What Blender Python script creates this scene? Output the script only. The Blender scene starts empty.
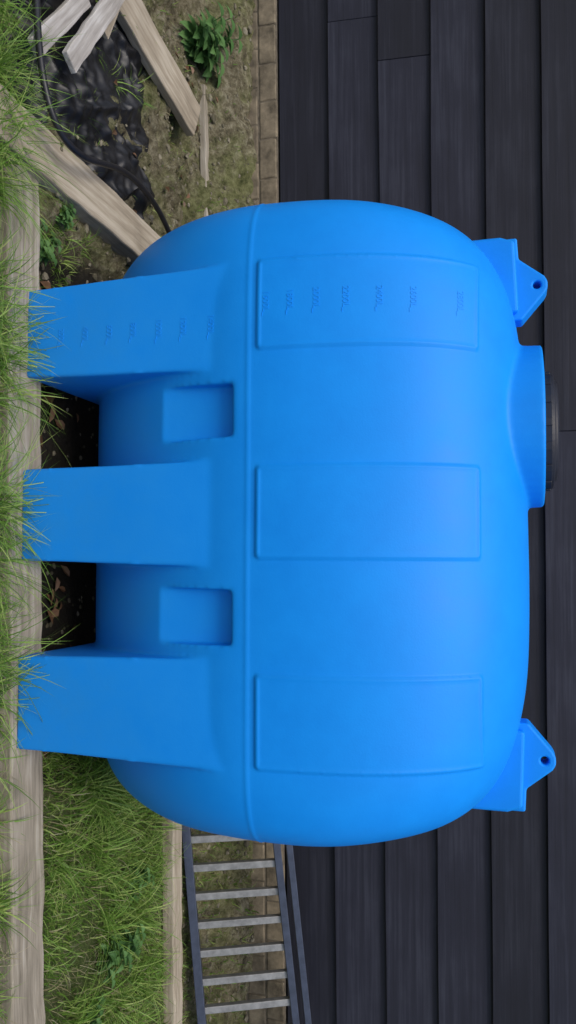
import bpy, bmesh, math, random
from math import sin, cos, tan, pi, radians
from mathutils import Vector, Matrix, noise
from mathutils.bvhtree import BVHTree
random.seed(7)
R = random.random
U = random.uniform
scene = bpy.context.scene
COL = scene.collection

# ------------------------------------------------------------------ helpers
def new_obj(name, verts, faces, mat=None, parent=None, smooth=False):
    me = bpy.data.meshes.new(name)
    me.from_pydata(verts, [], faces)
    me.update()
    o = bpy.data.objects.new(name, me)
    COL.objects.link(o)
    if mat: me.materials.append(mat)
    if parent: o.parent = parent
    if smooth: me.polygons.foreach_set('use_smooth', [True]*len(me.polygons))
    return o

def empty(name, loc=(0,0,0)):
    e = bpy.data.objects.new(name, None)
    e.location = loc
    COL.objects.link(e)
    return e

def bevel(o, w=0.006, seg=2):
    m = o.modifiers.new('bev','BEVEL'); m.width = w; m.segments = seg; m.limit_method='ANGLE'
    return o

def box(name, lo, hi, mat=None, parent=None, bev=0.0):
    (x0,y0,z0),(x1,y1,z1) = lo,hi
    v=[(x0,y0,z0),(x1,y0,z0),(x1,y1,z0),(x0,y1,z0),(x0,y0,z1),(x1,y0,z1),(x1,y1,z1),(x0,y1,z1)]
    f=[(0,3,2,1),(4,5,6,7),(0,1,5,4),(1,2,6,5),(2,3,7,6),(3,0,4,7)]
    o=new_obj(name,v,f,mat,parent)
    if bev: bevel(o,bev)
    return o

def apply_mods(o):
    dg = bpy.context.evaluated_depsgraph_get()
    dg.update()
    me = bpy.data.meshes.new_from_object(o.evaluated_get(dg))
    o.modifiers.clear()
    o.data = me
    return o

def plank(name, a, b, width, thick, mat, parent=None, roll=0.0, rough=0.004):
    a=Vector(a); b=Vector(b); d=(b-a); L=d.length; d.normalize()
    up=Vector((0,0,1)); s=d.cross(up).normalized(); up=s.cross(d).normalized()
    rm=Matrix.Rotation(roll,3,d); s=rm@s; up=rm@up
    n=max(4,int(L/0.08)); vs=[]; fs=[]
    for i in range(n+1):
        t=i/n; c=a+d*(L*t)+up*(thick/2)
        wv=width*(1+U(-.02,.02))/2; th=thick*(1+U(-.03,.03))/2
        off=Vector((U(-rough,rough),U(-rough,rough),U(-rough,rough)))
        for sx,sz in ((-1,-1),(1,-1),(1,1),(-1,1)):
            vs.append(c+off+s*wv*sx+up*th*sz)
    for i in range(n):
        for k in range(4):
            k2=(k+1)%4
            fs.append((i*4+k,i*4+k2,(i+1)*4+k2,(i+1)*4+k))
    fs.append((3,2,1,0)); fs.append(tuple(n*4+k for k in range(4)))
    M=Matrix((( d.x, s.x, up.x, a.x),(d.y,s.y,up.y,a.y),(d.z,s.z,up.z,a.z),(0,0,0,1)))
    Mi=M.inverted()
    o=new_obj(name,[Mi@v for v in vs],fs,mat,None)
    o.matrix_world=M
    if parent: o.parent=parent
    bevel(o,min(0.008,thick*.15),2)
    return o

# ------------------------------------------------------------------ materials
def mat_new(name):
    m=bpy.data.materials.new(name); m.use_nodes=True
    nt=m.node_tree; b=nt.nodes['Principled BSDF']
    return m,nt,b

def N(nt,t,**kw):
    n=nt.nodes.new(t)
    for k,v in kw.items():
        if k in n.inputs: n.inputs[k].default_value=v
        else: setattr(n,k,v)
    return n

def ramp(nt,src,stops):
    r=nt.nodes.new('ShaderNodeValToRGB')
    cr=r.color_ramp
    while len(cr.elements)<len(stops): cr.elements.new(0.5)
    for e,(p,c) in zip(cr.elements,stops):
        e.position=p; e.color=(c[0],c[1],c[2],1)
    nt.links.new(src,r.inputs[0]); return r

def coords(nt,scale=(1,1,1),world=False):
    mp=nt.nodes.new('ShaderNodeMapping'); mp.inputs['Scale'].default_value=scale
    if world:
        g=nt.nodes.new('ShaderNodeNewGeometry'); nt.links.new(g.outputs['Position'],mp.inputs[0])
    else:
        t=nt.nodes.new('ShaderNodeTexCoord'); nt.links.new(t.outputs['Object'],mp.inputs[0])
    return mp.outputs[0]

def bump(nt,b,h,strength=.3,dist=.01):
    bm=nt.nodes.new('ShaderNodeBump'); bm.inputs['Strength'].default_value=strength
    bm.inputs['Distance'].default_value=dist
    nt.links.new(h,bm.inputs['Height']); nt.links.new(bm.outputs[0],b.inputs['Normal'])
    return bm

def wood(name,c1,c2,c3,world=False,rough=.8,stretch=(1.2,22,22),bs=.5,spec=.3):
    m,nt,b=mat_new(name)
    co=coords(nt,stretch,world)
    n1=N(nt,'ShaderNodeTexNoise',Scale=2.0,Detail=5,Roughness=.65); nt.links.new(co,n1.inputs['Vector'])
    co2=coords(nt,(1.5,3,3),world)
    n2=N(nt,'ShaderNodeTexNoise',Scale=1.5,Detail=4,Roughness=.6); nt.links.new(co2,n2.inputs['Vector'])
    mx=N(nt,'ShaderNodeMath',operation='ADD'); nt.links.new(n1.outputs[0],mx.inputs[0])
    ms=N(nt,'ShaderNodeMath',operation='MULTIPLY'); ms.inputs[1].default_value=.6; nt.links.new(n2.outputs[0],ms.inputs[0])
    nt.links.new(ms.outputs[0],mx.inputs[1])
    r=ramp(nt,mx.outputs[0],[(.5,c1),(.8,c2),(1.0,c3)])
    nt.links.new(r.outputs[0],b.inputs['Base Color'])
    b.inputs['Roughness'].default_value=rough
    b.inputs['Specular IOR Level'].default_value=spec
    bump(nt,b,n1.outputs[0],bs,.006)
    return m

M_timber=wood('weathered_timber',(.15,.13,.095),(.33,.29,.225),(.48,.44,.365))
M_timber_pale=wood('pale_timber',(.20,.18,.155),(.42,.39,.35),(.60,.58,.54))
M_timber_new=wood('tan_timber',(.17,.14,.10),(.36,.305,.225),(.50,.44,.34))
# stained boards in three slightly different fades
M_boards=[wood('black_stained_board_%d'%i,(.009*k,.0095*k,.0165*k),(.0145*k,.0155*k,.027*k),(.027*k,.029*k,.044*k),rough=.62,bs=.25,stretch=(.5,20,20),spec=.33) for i,k in enumerate((.8,1.0,1.18))]

def blue_plastic(name):
    m,nt,b=mat_new(name)
    co=coords(nt,(1,1,1))
    n3=N(nt,'ShaderNodeTexNoise',Scale=7,Detail=6,Roughness=.65); nt.links.new(co,n3.inputs['Vector'])
    r=ramp(nt,n3.outputs[0],[(.3,(.001,.262,.87)),(.7,(.0015,.292,.93))])
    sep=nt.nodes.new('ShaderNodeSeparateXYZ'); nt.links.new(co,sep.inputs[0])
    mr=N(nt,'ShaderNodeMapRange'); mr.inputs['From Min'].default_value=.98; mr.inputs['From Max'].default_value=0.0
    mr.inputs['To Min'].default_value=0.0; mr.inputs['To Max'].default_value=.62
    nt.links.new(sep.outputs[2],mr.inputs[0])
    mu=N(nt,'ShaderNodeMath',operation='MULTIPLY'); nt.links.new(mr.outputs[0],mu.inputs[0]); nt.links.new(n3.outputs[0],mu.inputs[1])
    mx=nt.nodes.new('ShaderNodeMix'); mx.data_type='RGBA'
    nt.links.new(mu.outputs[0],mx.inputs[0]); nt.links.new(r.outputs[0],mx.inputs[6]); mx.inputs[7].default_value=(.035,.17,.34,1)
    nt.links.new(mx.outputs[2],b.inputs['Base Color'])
    rr=N(nt,'ShaderNodeMapRange'); rr.inputs['To Min'].default_value=.44; rr.inputs['To Max'].default_value=.60
    nt.links.new(n3.outputs[0],rr.inputs[0]); nt.links.new(rr.outputs[0],b.inputs['Roughness'])
    b.inputs['Specular IOR Level'].default_value=.28
    n4=N(nt,'ShaderNodeTexNoise',Scale=150,Detail=1); nt.links.new(co,n4.inputs['Vector'])
    bump(nt,b,n4.outputs[0],.15,.002)
    return m
M_blue=blue_plastic('blue_polyethylene')

def simple(name,c,rough=.5,metal=0,noise_amt=.25,scale=20,bs=.2,world=False):
    m,nt,b=mat_new(name)
    co=coords(nt,world=world)
    n=N(nt,'ShaderNodeTexNoise',Scale=scale,Detail=5,Roughness=.65); nt.links.new(co,n.inputs['Vector'])
    lo=tuple(x*(1-noise_amt) for x in c); hi=tuple(min(1,x*(1+noise_amt)) for x in c)
    r=ramp(nt,n.outputs[0],[(.3,lo),(.7,hi)])
    nt.links.new(r.outputs[0],b.inputs['Base Color'])
    b.inputs['Roughness'].default_value=rough; b.inputs['Metallic'].default_value=metal
    bump(nt,b,n.outputs[0],bs,.004)
    return m
M_black=simple('black_plastic',(.016,.017,.024),.5)
M_hose=simple('hose_rubber',(.015,.015,.018),.4)
M_sheet=simple('black_sheeting',(.014,.014,.015),.45,noise_amt=.7,scale=7,bs=.3)
M_alu=simple('aluminium',(.25,.25,.24),.45,.4,noise_amt=.3)
M_rail=simple('ladder_rail_dark',(.06,.072,.105),.42,.4)
M_brick=simple('brick',(.19,.155,.105),.95,noise_amt=.6,scale=11,bs=1.0)
M_mortar=simple('mortar',(.15,.125,.09),.95,noise_amt=.5)

def leafmat(name,c1,c2,c3,rough=.55,trans=True):
    m,nt,b=mat_new(name)
    g=nt.nodes.new('ShaderNodeNewGeometry')
    r=ramp(nt,g.outputs['Random Per Island'],[(0,c1),(.55,c2),(1,c3)])
    nt.links.new(r.outputs[0],b.inputs['Base Color'])
    b.inputs['Roughness'].default_value=rough
    if trans:
        out=nt.nodes['Material Output']
        tr=nt.nodes.new('ShaderNodeBsdfTranslucent'); nt.links.new(r.outputs[0],tr.inputs[0])
        mx=nt.nodes.new('ShaderNodeMixShader'); mx.inputs[0].default_value=.3
        nt.links.new(b.outputs[0],mx.inputs[1]); nt.links.new(tr.outputs[0],mx.inputs[2])
        nt.links.new(mx.outputs[0],out.inputs[0])
    return m
M_grass=leafmat('grass_blades',(.08,.17,.02),(.19,.35,.05),(.42,.52,.15))
M_drygrass=leafmat('dry_grass',(.26,.23,.11),(.38,.34,.19),(.50,.46,.30))
M_nettle=leafmat('nettle_leaf',(.05,.13,.03),(.10,.22,.06),(.17,.32,.10))
M_dead=leafmat('dead_leaf',(.08,.045,.02),(.17,.09,.045),(.26,.16,.10),trans=False)
M_stone=leafmat('stones',(.09,.08,.05),(.17,.15,.10),(.26,.235,.17),rough=.95,trans=False)

def ground_mat():
    m,nt,b=mat_new('soil_and_moss')
    co=coords(nt,(1,1,1),True)
    n1=N(nt,'ShaderNodeTexNoise',Scale=19,Detail=7,Roughness=.8); nt.links.new(co,n1.inputs['Vector'])
    r1=ramp(nt,n1.outputs[0],[(.34,(.06,.05,.03)),(.5,(.24,.21,.13)),(.66,(.48,.44,.31))])
    n2=N(nt,'ShaderNodeTexNoise',Scale=3.2,Detail=6,Roughness=.7); nt.links.new(co,n2.inputs['Vector'])
    r2=ramp(nt,n2.outputs[0],[(.44,(0,0,0)),(.60,(.75,.75,.75))])
    r3=ramp(nt,n1.outputs[0],[(.34,(.07,.085,.025)),(.66,(.32,.34,.13))])
    mx=nt.nodes.new('ShaderNodeMix'); mx.data_type='RGBA'
    nt.links.new(r2.outputs[0],mx.inputs[0]); nt.links.new(r1.outputs[0],mx.inputs[6]); nt.links.new(r3.outputs[0],mx.inputs[7])
    sep=nt.nodes.new('ShaderNodeSeparateXYZ'); nt.links.new(co,sep.inputs[0])
    mr=N(nt,'ShaderNodeMapRange'); mr.inputs['From Min'].default_value=.7; mr.inputs['From Max'].default_value=1.3
    mr.inputs['To Max'].default_value=.75
    nt.links.new(sep.outputs[0],mr.inputs[0])
    mr2=N(nt,'ShaderNodeMapRange'); mr2.inputs['From Min'].default_value=4.0; mr2.inputs['From Max'].default_value=3.7
    nt.links.new(sep.outputs[1],mr2.inputs[0])
    mu=N(nt,'ShaderNodeMath',operation='MULTIPLY'); nt.links.new(mr.outputs[0],mu.inputs[0]); nt.links.new(mr2.outputs[0],mu.inputs[1])
    mx2=nt.nodes.new('ShaderNodeMix'); mx2.data_type='RGBA'
    nt.links.new(mu.outputs[0],mx2.inputs[0]); nt.links.new(mx.outputs[2],mx2.inputs[6])
    mx2.inputs[7].default_value=(.07,.12,.025,1)
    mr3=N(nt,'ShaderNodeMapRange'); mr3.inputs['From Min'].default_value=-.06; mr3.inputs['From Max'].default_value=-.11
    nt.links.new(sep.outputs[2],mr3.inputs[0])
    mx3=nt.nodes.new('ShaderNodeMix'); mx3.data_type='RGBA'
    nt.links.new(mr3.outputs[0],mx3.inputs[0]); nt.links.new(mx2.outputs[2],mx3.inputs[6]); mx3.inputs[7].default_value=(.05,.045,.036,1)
    nt.links.new(mx3.outputs[2],b.inputs['Base Color'])
    b.inputs['Roughness'].default_value=.95; b.inputs['Specular IOR Level'].default_value=.15
    bump(nt,b,n1.outputs[0],1.0,.05)
    return m
M_ground=ground_mat()

# ------------------------------------------------------------------ ground
WALLY=4.5
def sstep(a,b,x):
    t=max(0,min(1,(x-a)/(b-a))); return t*t*(3-2*t)
def gh(x,y):
    h=-.03
    pit=sstep(-1.25,-1.0,x)*(1-sstep(1.0,1.2,x))*sstep(2.5,2.7,y)*(1-sstep(3.7,3.95,y))
    h-=.12*pit
    left=1-sstep(-1.3,-.9,x)
    h+= .24*sstep(3.95,4.47,y)
    h+= left*.05*sstep(2.6,3.6,y)
    if y<2.45: h-=0.04
    near = 1 if (abs(x)<5 and 0<y<6) else 0
    if near:
        am=.05*left+.012
        if x>1 and y<3.7: am=.012
        if y>3.95: am=.035
        h+= am*noise.noise(Vector((x*3.1,y*3.1,0)))*1.5+ am*.9*noise.noise(Vector((x*9,y*9,3)))+am*.8*noise.noise(Vector((x*22,y*22,5)))
    return h
xs=[-300,-120,-50,-20,-10,-6]+[-4.5+i*.026 for i in range(346)]+[6,10,20,50,120,300]
ys=[-300,-100,-40,-15,-6,-2,0,.8,1.3]+[1.6+i*.026 for i in range(120)]+[5.2,6,9,15,40,100,300]
vs=[(x,y,gh(x,y)) for y in ys for x in xs]
nx=len(xs)
fs=[(j*nx+i,j*nx+i+1,(j+1)*nx+i+1,(j+1)*nx+i) for j in range(len(ys)-1) for i in range(nx-1)]
ground=new_obj('ground',vs,fs,M_ground,None,True)

# ------------------------------------------------------------------ wall
wall=empty('timber_clad_wall',(0,WALLY,0))
z0=.43; BH=.30
def wboard(x0,x1,zb,i):
    h=BH+.03
    yb=-.044; yt=-.014
    n=max(2,int((x1-x0)/.25)); v=[];f=[]
    ph=U(0,50)
    for k in range(n+1):
        x=x0+(x1-x0)*k/n
        w=.004*noise.noise(Vector((x*1.3,ph,0)))
        w2=.008*noise.noise(Vector((x*.9,ph,4)))
        for (yy,zz) in ((yb+w,zb+w2),(yt+w,zb+h),(yt+.012,zb+h),(yb+.024,zb+w2)):
            v.append((x,yy,zz))
    for k in range(n):
        for q in range(4):
            q2=(q+1)%4
            f.append((k*4+q,(k+1)*4+q,(k+1)*4+q2,k*4+q2))
    f.append((0,1,2,3)); f.append(tuple(n*4+q for q in (3,2,1,0)))
    o=new_obj('board_%d'%i,[(a-x0,b,c-zb) for a,b,c in v],f,random.choice(M_boards),wall)
    o.location=(x0,0,zb)
    bm=o.modifiers.new('b','BEVEL'); bm.width=.003; bm.segments=2; bm.limit_method='ANGLE'
idx=0
joints={0:[-5.2,3.3],1:[-2.9,4.4],2:[-2.62,3.4],3:[-4,4.0],4:[-3.4,3.2],5:[-.43,3.9],6:[-2.2,2.1],7:[-3,1],8:[-1,3]}
for r in range(10):
    zb=z0+BH*r
    js=[-9]+sorted(joints.get(r,[-3,2]))+[9]
    for a,b in zip(js[:-1],js[1:]):
        wboard(a+.001,b-.001,zb,idx); idx+=1
box('backing',(-9,0,.2),(9,.12,3.5),M_boards[0],wall)
foot=empty('brick_footing',(0,WALLY,0))
box('mortar_bed',(-9,-.056,-.1),(9,.0-.003,.418),M_mortar,foot)
bv=[];bf=[]
for c in range(4):
    zz=-.05+c*.118; xo=-6+(.12 if c%2 else 0)
    x=xo
    while x<6:
        w=.225+U(-.01,.01); d=U(.0,.008)
        x0,x1=x+.002,x+w; y0,y1=-.059-d,-.02; za,zb=zz+.002+U(0,.004),zz+.112+U(-.003,.003)
        b0=len(bv)
        bv+=[(x0,y0,za),(x1,y0,za),(x1,y1,za),(x0,y1,za),(x0,y0,zb),(x1,y0,zb),(x1,y1,zb),(x0,y1,zb)]
        bf+=[tuple(b0+i for i in q) for q in [(0,3,2,1),(4,5,6,7),(0,1,5,4),(1,2,6,5),(2,3,7,6),(3,0,4,7)]]
        x+=w+.005
bevel(new_obj('bricks',bv,bf,M_brick,foot),.008,2)

# ------------------------------------------------------------------ tank
TX,TY,YAW=.045,3.14,radians(-3.6)
tank=empty('water_tank',(TX,TY,0)); tank.rotation_euler=(0,radians(-.3),YAW)
A=1.19; RY=.65; ZC=.88; RZU=.93; RZL=.885
def spow(v,p): return math.copysign(abs(v)**p,v)
nP,nT=140,180
verts=[];faces=[]
for i in range(1,nP):
    p=-pi/2+pi*i/nP
    t=spow(sin(p),2/4.6)
    at=min(.999999,abs(t))
    szu=(1-at**4.3)**(1/4.1)
    szl=(1-at**5.8)**(1/4.8)
    sy=max(1e-4,(1-at**9))**(1/5.)
    for j in range(nT):
        a=2*pi*j/nT
        c,s=cos(a),sin(a)
        if s>=0: y=RY*spow(c,2/2.5)*sy; z=RZU*spow(s,2/2.5)*szu
        else: y=RY*spow(c,2/1.88)*sy; z=RZL*spow(s,2/1.88)*szl
        verts.append((A*t,y,ZC+z))
m=nP-1
for i in range(m-1):
    for j in range(nT):
        j2=(j+1)%nT
        faces.append((i*nT+j,i*nT+j2,(i+1)*nT+j2,(i+1)*nT+j))
verts.append((-A,0,ZC)); verts.append((A,0,ZC)); pa,pb=len(verts)-2,len(verts)-1
for j in range(nT):
    j2=(j+1)%nT
    faces.append((pa,j2,j)); faces.append((pb,(m-1)*nT+j,(m-1)*nT+j2))
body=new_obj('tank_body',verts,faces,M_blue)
bm=bmesh.new(); bm.from_mesh(body.data); bmesh.ops.recalc_face_normals(bm,faces=bm.faces); bm.to_mesh(body.data); bm.free()
def tapered(name,x,w0,w1,y0b,y0t,y1b,y1t,z0_,z1_):
    v=[(x-w0,y0b,z0_),(x+w0,y0b,z0_),(x+w0,y1b,z0_),(x-w0,y1b,z0_),(x-w1,y0t,z1_),(x+w1,y0t,z1_),(x+w1,y1t,z1_),(x-w1,y1t,z1_)]
    f=[(0,3,2,1),(4,5,6,7),(0,1,5,4),(1,2,6,5),(2,3,7,6),(3,0,4,7)]
    return new_obj(name,v,f)
cut=[]
for px in (-.36,.36):
    for sgn in (-1,1):
        yb=sgn*(RY-.064); yo=sgn*(RY+.2)
        c=tapered('cut',px,.097,.095,min(yb,yo),min(yb,yo),max(yb,yo),max(yb,yo),.535,.825)
        cut.append(c)
        md=body.modifiers.new('c','BOOLEAN'); md.operation='DIFFERENCE'; md.object=c; md.solver='EXACT'
apply_mods(body)
for c in cut: bpy.data.objects.remove(c)
feet=[]
for fx in (-.69,0,.69):
    f=tapered('f',fx,.170,.188,-.655,-.638,.655,.638,-.008,.80)
    feet.append(f)
bm=bmesh.new(); bm.from_mesh(body.data)
for f in feet: bm.from_mesh(f.data)
nk=48
def ring_cyl(bm,x,y,r0,r1,za,zb):
    lo=[bm.verts.new((x+r0*cos(2*pi*k/nk),y+r0*sin(2*pi*k/nk),za)) for k in range(nk)]
    hi=[bm.verts.new((x+r1*cos(2*pi*k/nk),y+r1*sin(2*pi*k/nk),zb)) for k in range(nk)]
    for k in range(nk):
        k2=(k+1)%nk
        bm.faces.new((lo[k],lo[k2],hi[k2],hi[k]))
    bm.faces.new(hi); bm.faces.new(lo[::-1])
LX=-.36
ring_cyl(bm,LX,0,.325,.313,1.6,1.872)
bm.to_mesh(body.data); bm.free()
for f in feet: bpy.data.objects.remove(f)
rm=body.modifiers.new('r','REMESH'); rm.mode='VOXEL'; rm.voxel_size=.0075; rm.adaptivity=0
sm=body.modifiers.new('s','SMOOTH'); sm.factor=.5; sm.iterations=8
apply_mods(body)
me=body.data
def rrect(x,z,cx,cz,hx,hz,r):
    dx=abs(x-cx)-hx+r; dz=abs(z-cz)-hz+r
    return math.hypot(max(dx,0),max(dz,0))+min(max(dx,dz),0)-r
nor=[v.normal.copy() for v in me.vertices]
for v,n in zip(me.vertices,nor):
    x,y,z=v.co
    d=.006*noise.noise(Vector((x*2.6,y*2.6,z*2.6)))
    if z>ZC+.01 and abs(y)>.2 and abs(x)<1:
        for cx in (-.72,0,.705):
            s=rrect(x,z,cx,1.28,.156,.365,.010)
            if s<.03:
                d+=.006*(1-sstep(-.005,.004,s))
                d+=.0042*math.exp(-((s+.004)/.005)**2)
    if abs(n.z)<.7 and abs(z-ZC)<.03:
        d+=.0028*math.exp(-((z-ZC)/.006)**2)
    v.co=v.co+n*d
me.polygons.foreach_set('use_smooth',[True]*len(me.polygons))
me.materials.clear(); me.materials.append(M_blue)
bvh=BVHTree.FromPolygons([v.co.copy() for v in me.vertices],[tuple(p.vertices) for p in me.polygons])
body.parent=tank
def mark(txt,x,z,size):
    cu=bpy.data.curves.new('mark','FONT'); cu.body=txt; cu.size=size; cu.extrude=.001; cu.align_x='CENTER'; cu.align_y='CENTER'
    t=bpy.data.objects.new('t',cu); COL.objects.link(t)
    dg=bpy.context.evaluated_depsgraph_get(); dg.update()
    mm=bpy.data.meshes.new_from_object(t.evaluated_get(dg)); bpy.data.objects.remove(t)
    vs=[]
    for v in mm.vertices:
        xx=x+v.co.x; zz=z+v.co.y
        hit=bvh.ray_cast(Vector((xx,-2,zz)),Vector((0,1,0)))
        yy=hit[0].y if hit[0] else -.65
        vs.append((xx,yy-(.0016 if v.co.z>0 else -.002),zz))
    o=new_obj('volume_mark',vs,[tuple(p.vertices) for p in mm.polygons],M_blue,tank)
zs=[.14,.24,.34,.435,.535,.63,.735, .945,1.03,1.12,1.22,1.33,1.44,1.59]
for i,zz in enumerate(zs):
    mark('%dL_'%(200*(i+1)),-.66 if zz<.8 else -.72,zz,.03)

# lid
bm=bmesh.new()
def lathe(prof,x,y,seg=64):
    rings=[]
    for r,z in prof:
        rings.append([bm.verts.new((x+r*cos(2*pi*k/seg),y+r*sin(2*pi*k/seg),z)) for k in range(seg)])
    for a,b in zip(rings[:-1],rings[1:]):
        for k in range(seg):
            k2=(k+1)%seg; bm.faces.new((a[k],a[k2],b[k2],b[k]))
    bm.faces.new(rings[-1])
lathe([(.225,1.862),(.227,1.895),(.222,1.907),(.20,1.909),(.195,1.917),(.185,1.922),(.05,1.926)],LX+.02,0)
for k in range(16):
    a=2*pi*k/16
    mtx=Matrix.Translation((LX+.02+.223*cos(a),.223*sin(a),1.884))@Matrix.Rotation(a,4,'Z')@Matrix.Diagonal((.016,.03,.026,1))
    bmesh.ops.create_cube(bm,size=1,matrix=mtx)
ml=bpy.data.meshes.new('lid'); bm.to_mesh(ml); bm.free(); ml.materials.append(M_black)
lid=bpy.data.objects.new('lid',ml); COL.objects.link(lid); lid.parent=tank; bevel(lid,.003,2)

def lug(sg):
    prof=[(1.105,1.5),(1.105,1.785),(1.02,1.79),(.945,1.885),(.925,1.897),(.895,1.897),(.875,1.885),(.775,1.80),(.775,1.5)]
    prof=[(sg*a,b) for a,b in prof]
    n=len(prof); v=[(a,-.05,b) for a,b in prof]+[(a,.05,b) for a,b in prof]
    f=[tuple(range(n)),tuple(range(n,2*n))[::-1]]+[(i,n+i,n+(i+1)%n,(i+1)%n) for i in range(n)]
    o=new_obj('lifting_lug',v,f,M_blue)
    bm=bmesh.new(); bm.from_mesh(o.data); bmesh.ops.recalc_face_normals(bm,faces=bm.faces); bm.to_mesh(o.data); bm.free()
    bm=bmesh.new(); bmesh.ops.create_cone(bm,cap_ends=True,segments=24,radius1=.015,radius2=.015,depth=.4,matrix=Matrix.Translation((sg*.91,0,1.857))@Matrix.Rotation(pi/2,4,'X'))
    cm=bpy.data.meshes.new('h'); bm.to_mesh(cm); bm.free(); c=bpy.data.objects.new('h',cm); COL.objects.link(c)
    md=o.modifiers.new('x','BOOLEAN'); md.object=c; md.operation='DIFFERENCE'; md.solver='EXACT'
    bv=o.modifiers.new('b','BEVEL'); bv.width=.008; bv.segments=3; bv.limit_method='ANGLE'
    apply_mods(o); bpy.data.objects.remove(c)
    o.data.polygons.foreach_set('use_smooth',[False]*len(o.data.polygons))
    o.parent=tank
    pr=[(1.10,1.5),(1.10,1.72),(1.08,1.775),(.80,1.787),(.76,1.5)]
    pr=[(sg*a,b) for a,b in pr]; n=len(pr)
    v=[(a,-.09,b) for a,b in pr]+[(a,.09,b) for a,b in pr]
    f=[tuple(range(n)),tuple(range(n,2*n))[::-1]]+[(i,n+i,n+(i+1)%n,(i+1)%n) for i in range(n)]
    o2=new_obj('lug_base',v,f,M_blue,tank)
    bm=bmesh.new(); bm.from_mesh(o2.data); bmesh.ops.recalc_face_normals(bm,faces=bm.faces); bm.to_mesh(o2.data); bm.free()
    bevel(o2,.012,3)
lug(-1); lug(1)

# ------------------------------------------------------------------ timbers
sl=plank('timber_sleeper',(-1.35,2.52,-.12),(4.2,2.50,-.12),.20,.115,M_timber)
plank('timber_sleeper',(-1.45,2.1,-.09),(-1.28,3.58,-.02),.19,.11,M_timber_new)
plank('timber_plank',(-2.42,2.85,.04),(-2.15,3.93,.07),.18,.05,M_timber_new,roll=.15)
pile=empty('slat_pile',(0,0,0))
plank('slat_1',(-1.70,2.45,.07),(-2.1,2.78,.09),.075,.025,M_timber_pale,pile)
plank('slat_2',(-1.76,2.66,.09),(-2.3,3.05,.11),.085,.025,M_timber_pale,pile)
plank('slat_3',(-1.80,2.28,.05),(-2.2,2.44,.08),.07,.03,M_timber_new,pile)
plank('slat_4',(-1.95,2.5,.13),(-2.4,2.75,.14),.07,.022,M_timber,pile)
plank('slat_5',(-2.05,2.95,.08),(-2.5,3.15,.12),.06,.022,M_timber_new,pile)
plank('wooden_stake',(-2.45,4.12,.05),(-1.45,4.16,.05),.05,.04,M_timber)
plank('timber_edging',(1.2,3.76,-.03),(4.5,3.74,-.03),.11,.07,M_timber_new)

# ladder
lad=empty('ladder',(0,0,0))
LB0=Vector((1.10,3.91,-.03)); LB1=Vector((3.2,4.02,.085))
LT0=Vector((1.10,4.08,.41)); LT1=Vector((3.2,4.25,.57))
def bar(name,a,b,w,t,mat,parent,upv):
    d=(b-a).normalized(); s=d.cross(upv).normalized(); u=s.cross(d).normalized()
    v=[];
    for p in (a,b):
        for q,r in ((-1,-1),(1,-1),(1,1),(-1,1)):
            v.append(p+s*w/2*q+u*t/2*r)
    o=new_obj(name,v,[(3,2,1,0),(4,5,6,7),(0,1,5,4),(1,2,6,5),(2,3,7,6),(3,0,4,7)],mat,parent)
    bevel(o,.004,2); return o
upv=(LT0-LB0).normalized()
bar('rail_1',LB0,LB1,.07,.048,M_rail,lad,upv)
bar('rail_2',LT0,LT1,.07,.042,M_rail,lad,upv)
bar('rail_3',LT0+Vector((0,.02,.067)),LT1+Vector((0,.02,.067)),.06,.038,M_rail,lad,upv)
for k in range(13):
    t=(k+.4)/13
    bar('rung_%d'%k,LB0.lerp(LB1,t),LT0.lerp(LT1,t),.032,.040,M_alu,lad,Vector((1,0,0)))

# ------------------------------------------------------------------ hose
cu=bpy.data.curves.new('hose','CURVE'); cu.dimensions='3D'; cu.bevel_depth=.013; cu.bevel_resolution=4
sp=cu.splines.new('NURBS')
pts=[(-1.95,2.45,.10),(-1.7,2.42,.12),(-1.42,2.45,.14),(-1.38,2.68,.15),(-1.465,2.9,.15),(-1.54,3.23,.12),(-1.47,3.66,.08),(-1.2,4.0,.04)]
sp.points.add(len(pts)-1)
for p,c in zip(sp.points,pts): p.co=(*c,1)
sp.use_endpoint_u=True; sp.order_u=4; cu.resolution_u=12
h=bpy.data.objects.new('garden_hose',cu); COL.objects.link(h); cu.materials.append(M_hose)

# black sheeting: crumpled membrane, long creases, edges sinking into the soil
gx,gy=150,150; v=[];f=[]
for j in range(gy+1):
    for i in range(gx+1):
        x=-2.45+1.0*i/gx+.10*noise.noise(Vector((j*.05,0,1))); y=2.45+1.05*j/gy+.10*noise.noise(Vector((i*.05,5,1)))
        e=min(i,gx-i,j,gy-j)/gx
        q=noise.noise(Vector((x*2,y*2,1)))
        a1=1-abs(noise.noise(Vector(((x+.5*y)*3.2+q,(y-.5*x)*1.0,2)))*2)
        a2=1-abs(noise.noise(Vector(((x-.7*y)*6+q*2,(y+.7*x)*1.6,7)))*2)
        a3=1-abs(noise.noise(Vector(((x+.2*y)*15+q*2,(y-.2*x)*5,9)))*2)
        z=gh(x,y)*.4+.012+sstep(0,.12,e)*(.035*a1**2+.022*a2**3+.008*a3**2)-.03*(1-sstep(0,.06,e))+.035*noise.noise(Vector((x*2.2,y*2.2,40)))
        v.append((x,y,z))
for j in range(gy):
    for i in range(gx): f.append((j*(gx+1)+i,j*(gx+1)+i+1,(j+1)*(gx+1)+i+1,(j+1)*(gx+1)+i))
new_obj('plastic_sheeting',v,f,M_sheet,None,True)

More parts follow.
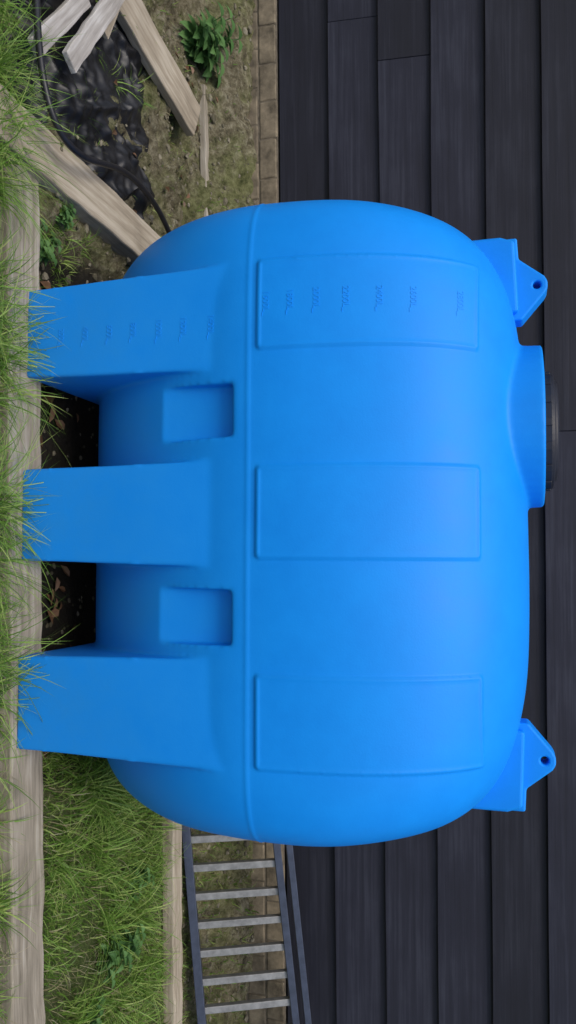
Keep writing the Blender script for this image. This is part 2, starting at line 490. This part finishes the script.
# ------------------------------------------------------------------ grass
def blades(name,pts,mat,wid=(.002,.0042)):
    V=[];F=[]
    for (x,y,z,hh,dx,dy,bend) in pts:
        w=U(*wid); a=R()*pi; wx,wy=cos(a)*w,sin(a)*w
        b0=len(V); S=3 if hh<.09 else 5
        for k in range(S):
            t=k/S
            px=x+dx*hh*bend*t*t; py=y+dy*hh*bend*t*t; pz=z+hh*(t-(.45*bend)*t*t)
            q=1-t*.75
            V.append((px-wx*q,py-wy*q,pz)); V.append((px+wx*q,py+wy*q,pz))
        V.append((x+dx*hh*bend,y+dy*hh*bend,z+hh*(1-.45*bend)))
        for k in range(S-1):
            F.append((b0+2*k,b0+2*k+1,b0+2*k+3,b0+2*k+2))
        F.append((b0+2*S-2,b0+2*S-1,b0+2*S))
    return new_obj(name,V,F,mat)
def scatter(n,x0,x1,y0,y1,h0,h1,keep=None,z=None):
    out=[]
    for _ in range(n):
        x=U(x0,x1); y=U(y0,y1)
        if keep and R()>keep(x,y): continue
        a=R()*2*pi
        out.append((x,y,(gh(x,y) if z is None else z)-.01,U(h0,h1),cos(a),sin(a),U(.2,1.1)))
    return out
def clump(x,y,n,rad,h0,h1,z=None):
    out=[]
    for _ in range(n):
        a=R()*2*pi; r=rad*math.sqrt(R()); xx,yy=x+cos(a)*r,y+sin(a)*r
        aa=a+U(-.6,.6)
        out.append((xx,yy,(gh(xx,yy) if z is None else z)-.01,U(h0,h1)*(1 if R()<.8 else 1.25),cos(aa),sin(aa),U(.3,1.3)))
    return out
nz=lambda x,y,s=2.2: noise.noise(Vector((x*s,y*s,11)))
lawn=scatter(19000,1.0,3.6,2.62,3.70,.03,.11,lambda x,y: .55+nz(x,y)*1.5)
lawn+=scatter(3000,.75,1.2,2.66,3.6,.03,.10,lambda x,y:.4+nz(x,y))
for _ in range(60):
    lawn+=clump(U(1.0,2.9),U(2.65,3.62),48,.07,.08,.24)
for _ in range(10): lawn+=clump(U(1.0,1.35),U(2.8,3.5),55,.07,.15,.30)
fore=scatter(5000,-2.2,3.0,1.95,2.40,.05,.14,lambda x,y:.5+nz(x,y)*1.5)
for (cx,n,hx) in ((-1.65,9,.14),(-1.5,11,.20),(-1.38,9,.20),(-1.25,4,.10),(-1.12,3,.06),(-.95,2,.05),(-.75,5,.09),(-.6,6,.12),(-.45,4,.09),(-.25,1,.02),(-.1,5,.12),(.05,6,.12),(.2,2,.05),(.45,4,.08),(.6,4,.09),(.8,2,.05),(1.1,1,0),(1.5,1,0),(-1.9,5,.08)):
    for _ in range(n):
        lawn+=clump(cx+U(-.1,.1),U(2.25,2.41),34,.06,.12,.22+hx)
for _ in range(22):
    lawn+=clump(U(-2.2,3.0),U(2.15,2.39),50,.06,.07,.17)
patch=scatter(2600,-3.2,-1.2,2.6,4.3,.02,.07,lambda x,y:.2+nz(x,y,3)*1.3)
patch+=scatter(1300,1.2,3.5,3.9,4.4,.03,.09)
for _ in range(12): patch+=clump(U(-1.25,-1.0),U(2.65,3.0),25,.04,.03,.10)
for _ in range(14): patch+=clump(U(-2.4,-1.55),U(2.6,3.5),22,.04,.04,.13)
blades('grass',lawn+fore+patch,M_grass)
dry=scatter(2800,1.0,3.6,2.62,3.70,.03,.13)+scatter(1700,-2.2,3,1.98,2.41,.04,.20)+scatter(700,-3.2,-1,2.7,4.2,.02,.05)
blades('dry_grass',dry,M_drygrass,(.0015,.003))

# ------------------------------------------------------------------ leafy plants
def leafy(name,x,y,n,rad,hgt,ls,mat,wf=.3):
    V=[];F=[]
    z0=gh(x,y)
    def leaf(p,d,l,w):
        side=Vector((-d.y,d.x,0)).normalized(); dn=d.normalized()
        S=9; b0=len(V)
        for k in range(S+1):
            t=k/S; ww=w*max(0,math.sin(pi*min(1,t**.75*.95+.05)))**.8*(1 if k%2 else .84)
            if k==S: ww=.001
            c=p+dn*l*t+Vector((0,0,-l*.35*t*t))
            V.append(c-side*ww+Vector((0,0,ww*.35))); V.append(c); V.append(c+side*ww+Vector((0,0,ww*.35)))
        for k in range(S):
            a=b0+3*k
            F.append((a,a+1,a+4,a+3)); F.append((a+1,a+2,a+5,a+4))
    for s in range(n):
        a=R()*2*pi; r=rad*math.sqrt(R())*.8
        top=Vector((x+cos(a)*r,y+sin(a)*r,z0+hgt*U(.5,1)))
        base=Vector((x+cos(a)*r*.3,y+sin(a)*r*.3,z0))
        b0=len(V); 
        for q in (base,top):
            V.extend([q+Vector((.003,0,0)),q+Vector((-.0015,.0026,0)),q+Vector((-.0015,-.0026,0))])
        for k in range(3): F.append((b0+k,b0+(k+1)%3,b0+3+(k+1)%3,b0+3+k))
        for lv in range(4):
            t=1-lv*.24; p=base.lerp(top,t); aa=lv*pi/2+R()
            for o in (0,pi):
                d=Vector((cos(aa+o),sin(aa+o),U(.0,.45)))
                leaf(p,d,ls*(.6+.5*(1-t)+.1*R()),ls*wf)
    return new_obj(name,V,F,mat,None,False)
leafy('nettle_plant',-2.66,4.05,15,.22,.28,.12,M_nettle,.26)
leafy('weed_plant',-1.08,2.72,12,.11,.10,.05,M_nettle)
leafy('weed_plant',-1.22,2.80,6,.06,.06,.04,M_nettle)
leafy('dock_plant',1.95,3.1,12,.18,.14,.075,M_nettle,.24)
leafy('dock_plant',1.75,3.35,7,.12,.12,.06,M_nettle,.24)
leafy('dock_plant',2.2,2.95,6,.12,.12,.06,M_nettle,.24)

# dead leaves & stones
V=[];F=[]
for _ in range(110):
    x=U(-1.0,1.0); y=U(2.62,3.1); l=U(.02,.045)
    if R()<.25: x=U(-2.8,-1.3); y=U(2.6,4.2); l=.022
    z=gh(x,y)+U(.01,.03); a=R()*2*pi; w=l*.55
    d=Vector((cos(a),sin(a),U(-.3,.3))); s=Vector((-d.y,d.x,U(-.4,.4)))
    b0=len(V); c=Vector((x,y,z)); up=Vector((0,0,.008))
    V+= [c-d*l, c-d*l*.3+s*w+up, c+d*l*.4+s*w*.8+up, c+d*l, c+d*l*.4-s*w*.8+up, c-d*l*.3-s*w+up, c]
    F+=[(b0+i,b0+6,b0+(i+1)%6) for i in range(6)]
new_obj('dead_leaves',V,F,M_dead)
V=[];F=[]
ico=bmesh.new(); bmesh.ops.create_icosphere(ico,subdivisions=1,radius=1)
iv=[v.co.copy() for v in ico.verts]; iff=[tuple(v.index for v in f.verts) for f in ico.faces]; ico.free()
def stone(x,y,s):
    b0=len(V); z=gh(x,y)
    sx,sy,sz=U(.7,1.3)*s,U(.7,1.3)*s,U(.4,.8)*s; a=R()*pi
    for q in iv:
        k=1+U(-.2,.2); X,Y=q.x*sx*k,q.y*sy*k
        V.append((x+X*cos(a)-Y*sin(a),y+X*sin(a)+Y*cos(a),z+q.z*sz*k))
    F.extend([tuple(b0+i for i in f) for f in iff])
for _ in range(2000):
    if R()<.7: x,y=U(-3.4,-1.0),U(2.6,4.44)
    else: x,y=U(1.1,3.5),U(3.9,4.44)
    stone(x,y,random.choice((.005,.006,.008,.01,.014,.024 if R()<.3 else .01)))
for _ in range(200): stone(U(-1,1),U(2.62,3.3),U(.006,.014))
new_obj('stones',V,F,M_stone)

# ------------------------------------------------------------------ light, world
w=bpy.data.worlds.new('World'); scene.world=w; w.use_nodes=True
nt=w.node_tree; bg=nt.nodes['Background']
sky=nt.nodes.new('ShaderNodeTexSky'); sky.sky_type='NISHITA'; sky.sun_disc=False
EL,AZ=radians(60),radians(195)
sky.sun_elevation=EL; sky.sun_rotation=AZ; sky.air_density=1.0; sky.dust_density=3.0
nt.links.new(sky.outputs[0],bg.inputs[0]); bg.inputs[1].default_value=.15
sd=bpy.data.lights.new('sun','SUN'); sd.energy=1.5; sd.angle=radians(30); sd.color=(1,.96,.9)
so=bpy.data.objects.new('sun',sd); COL.objects.link(so)
S=Vector((sin(AZ)*cos(EL),cos(AZ)*cos(EL),sin(EL)))
so.rotation_euler=S.to_track_quat('Z','Y').to_euler(); so.location=S*20

# ------------------------------------------------------------------ camera (phone held sideways: picture right = world up)
cd=bpy.data.cameras.new('camera'); cam=bpy.data.objects.new('camera',cd); COL.objects.link(cam)
th=radians(16); rho=radians(.5)
r=Vector((1,0,0)); f=Vector((0,cos(th),-sin(th))); u=Vector((0,sin(th),cos(th)))
r2=r*cos(rho)-u*sin(rho); u2=u*cos(rho)+r*sin(rho)
X=u2; Y=-r2; Z=-f
cam.matrix_world=Matrix(((X.x,Y.x,Z.x,0),(X.y,Y.y,Z.y,0),(X.z,Y.z,Z.z,1.74),(0,0,0,1)))
cd.sensor_fit='VERTICAL'; cd.sensor_height=36; cd.lens=27.07; cd.clip_end=1000; cd.clip_start=.05
scene.camera=cam
scene.view_settings.view_transform='Standard'; scene.view_settings.look='None'; scene.view_settings.exposure=0
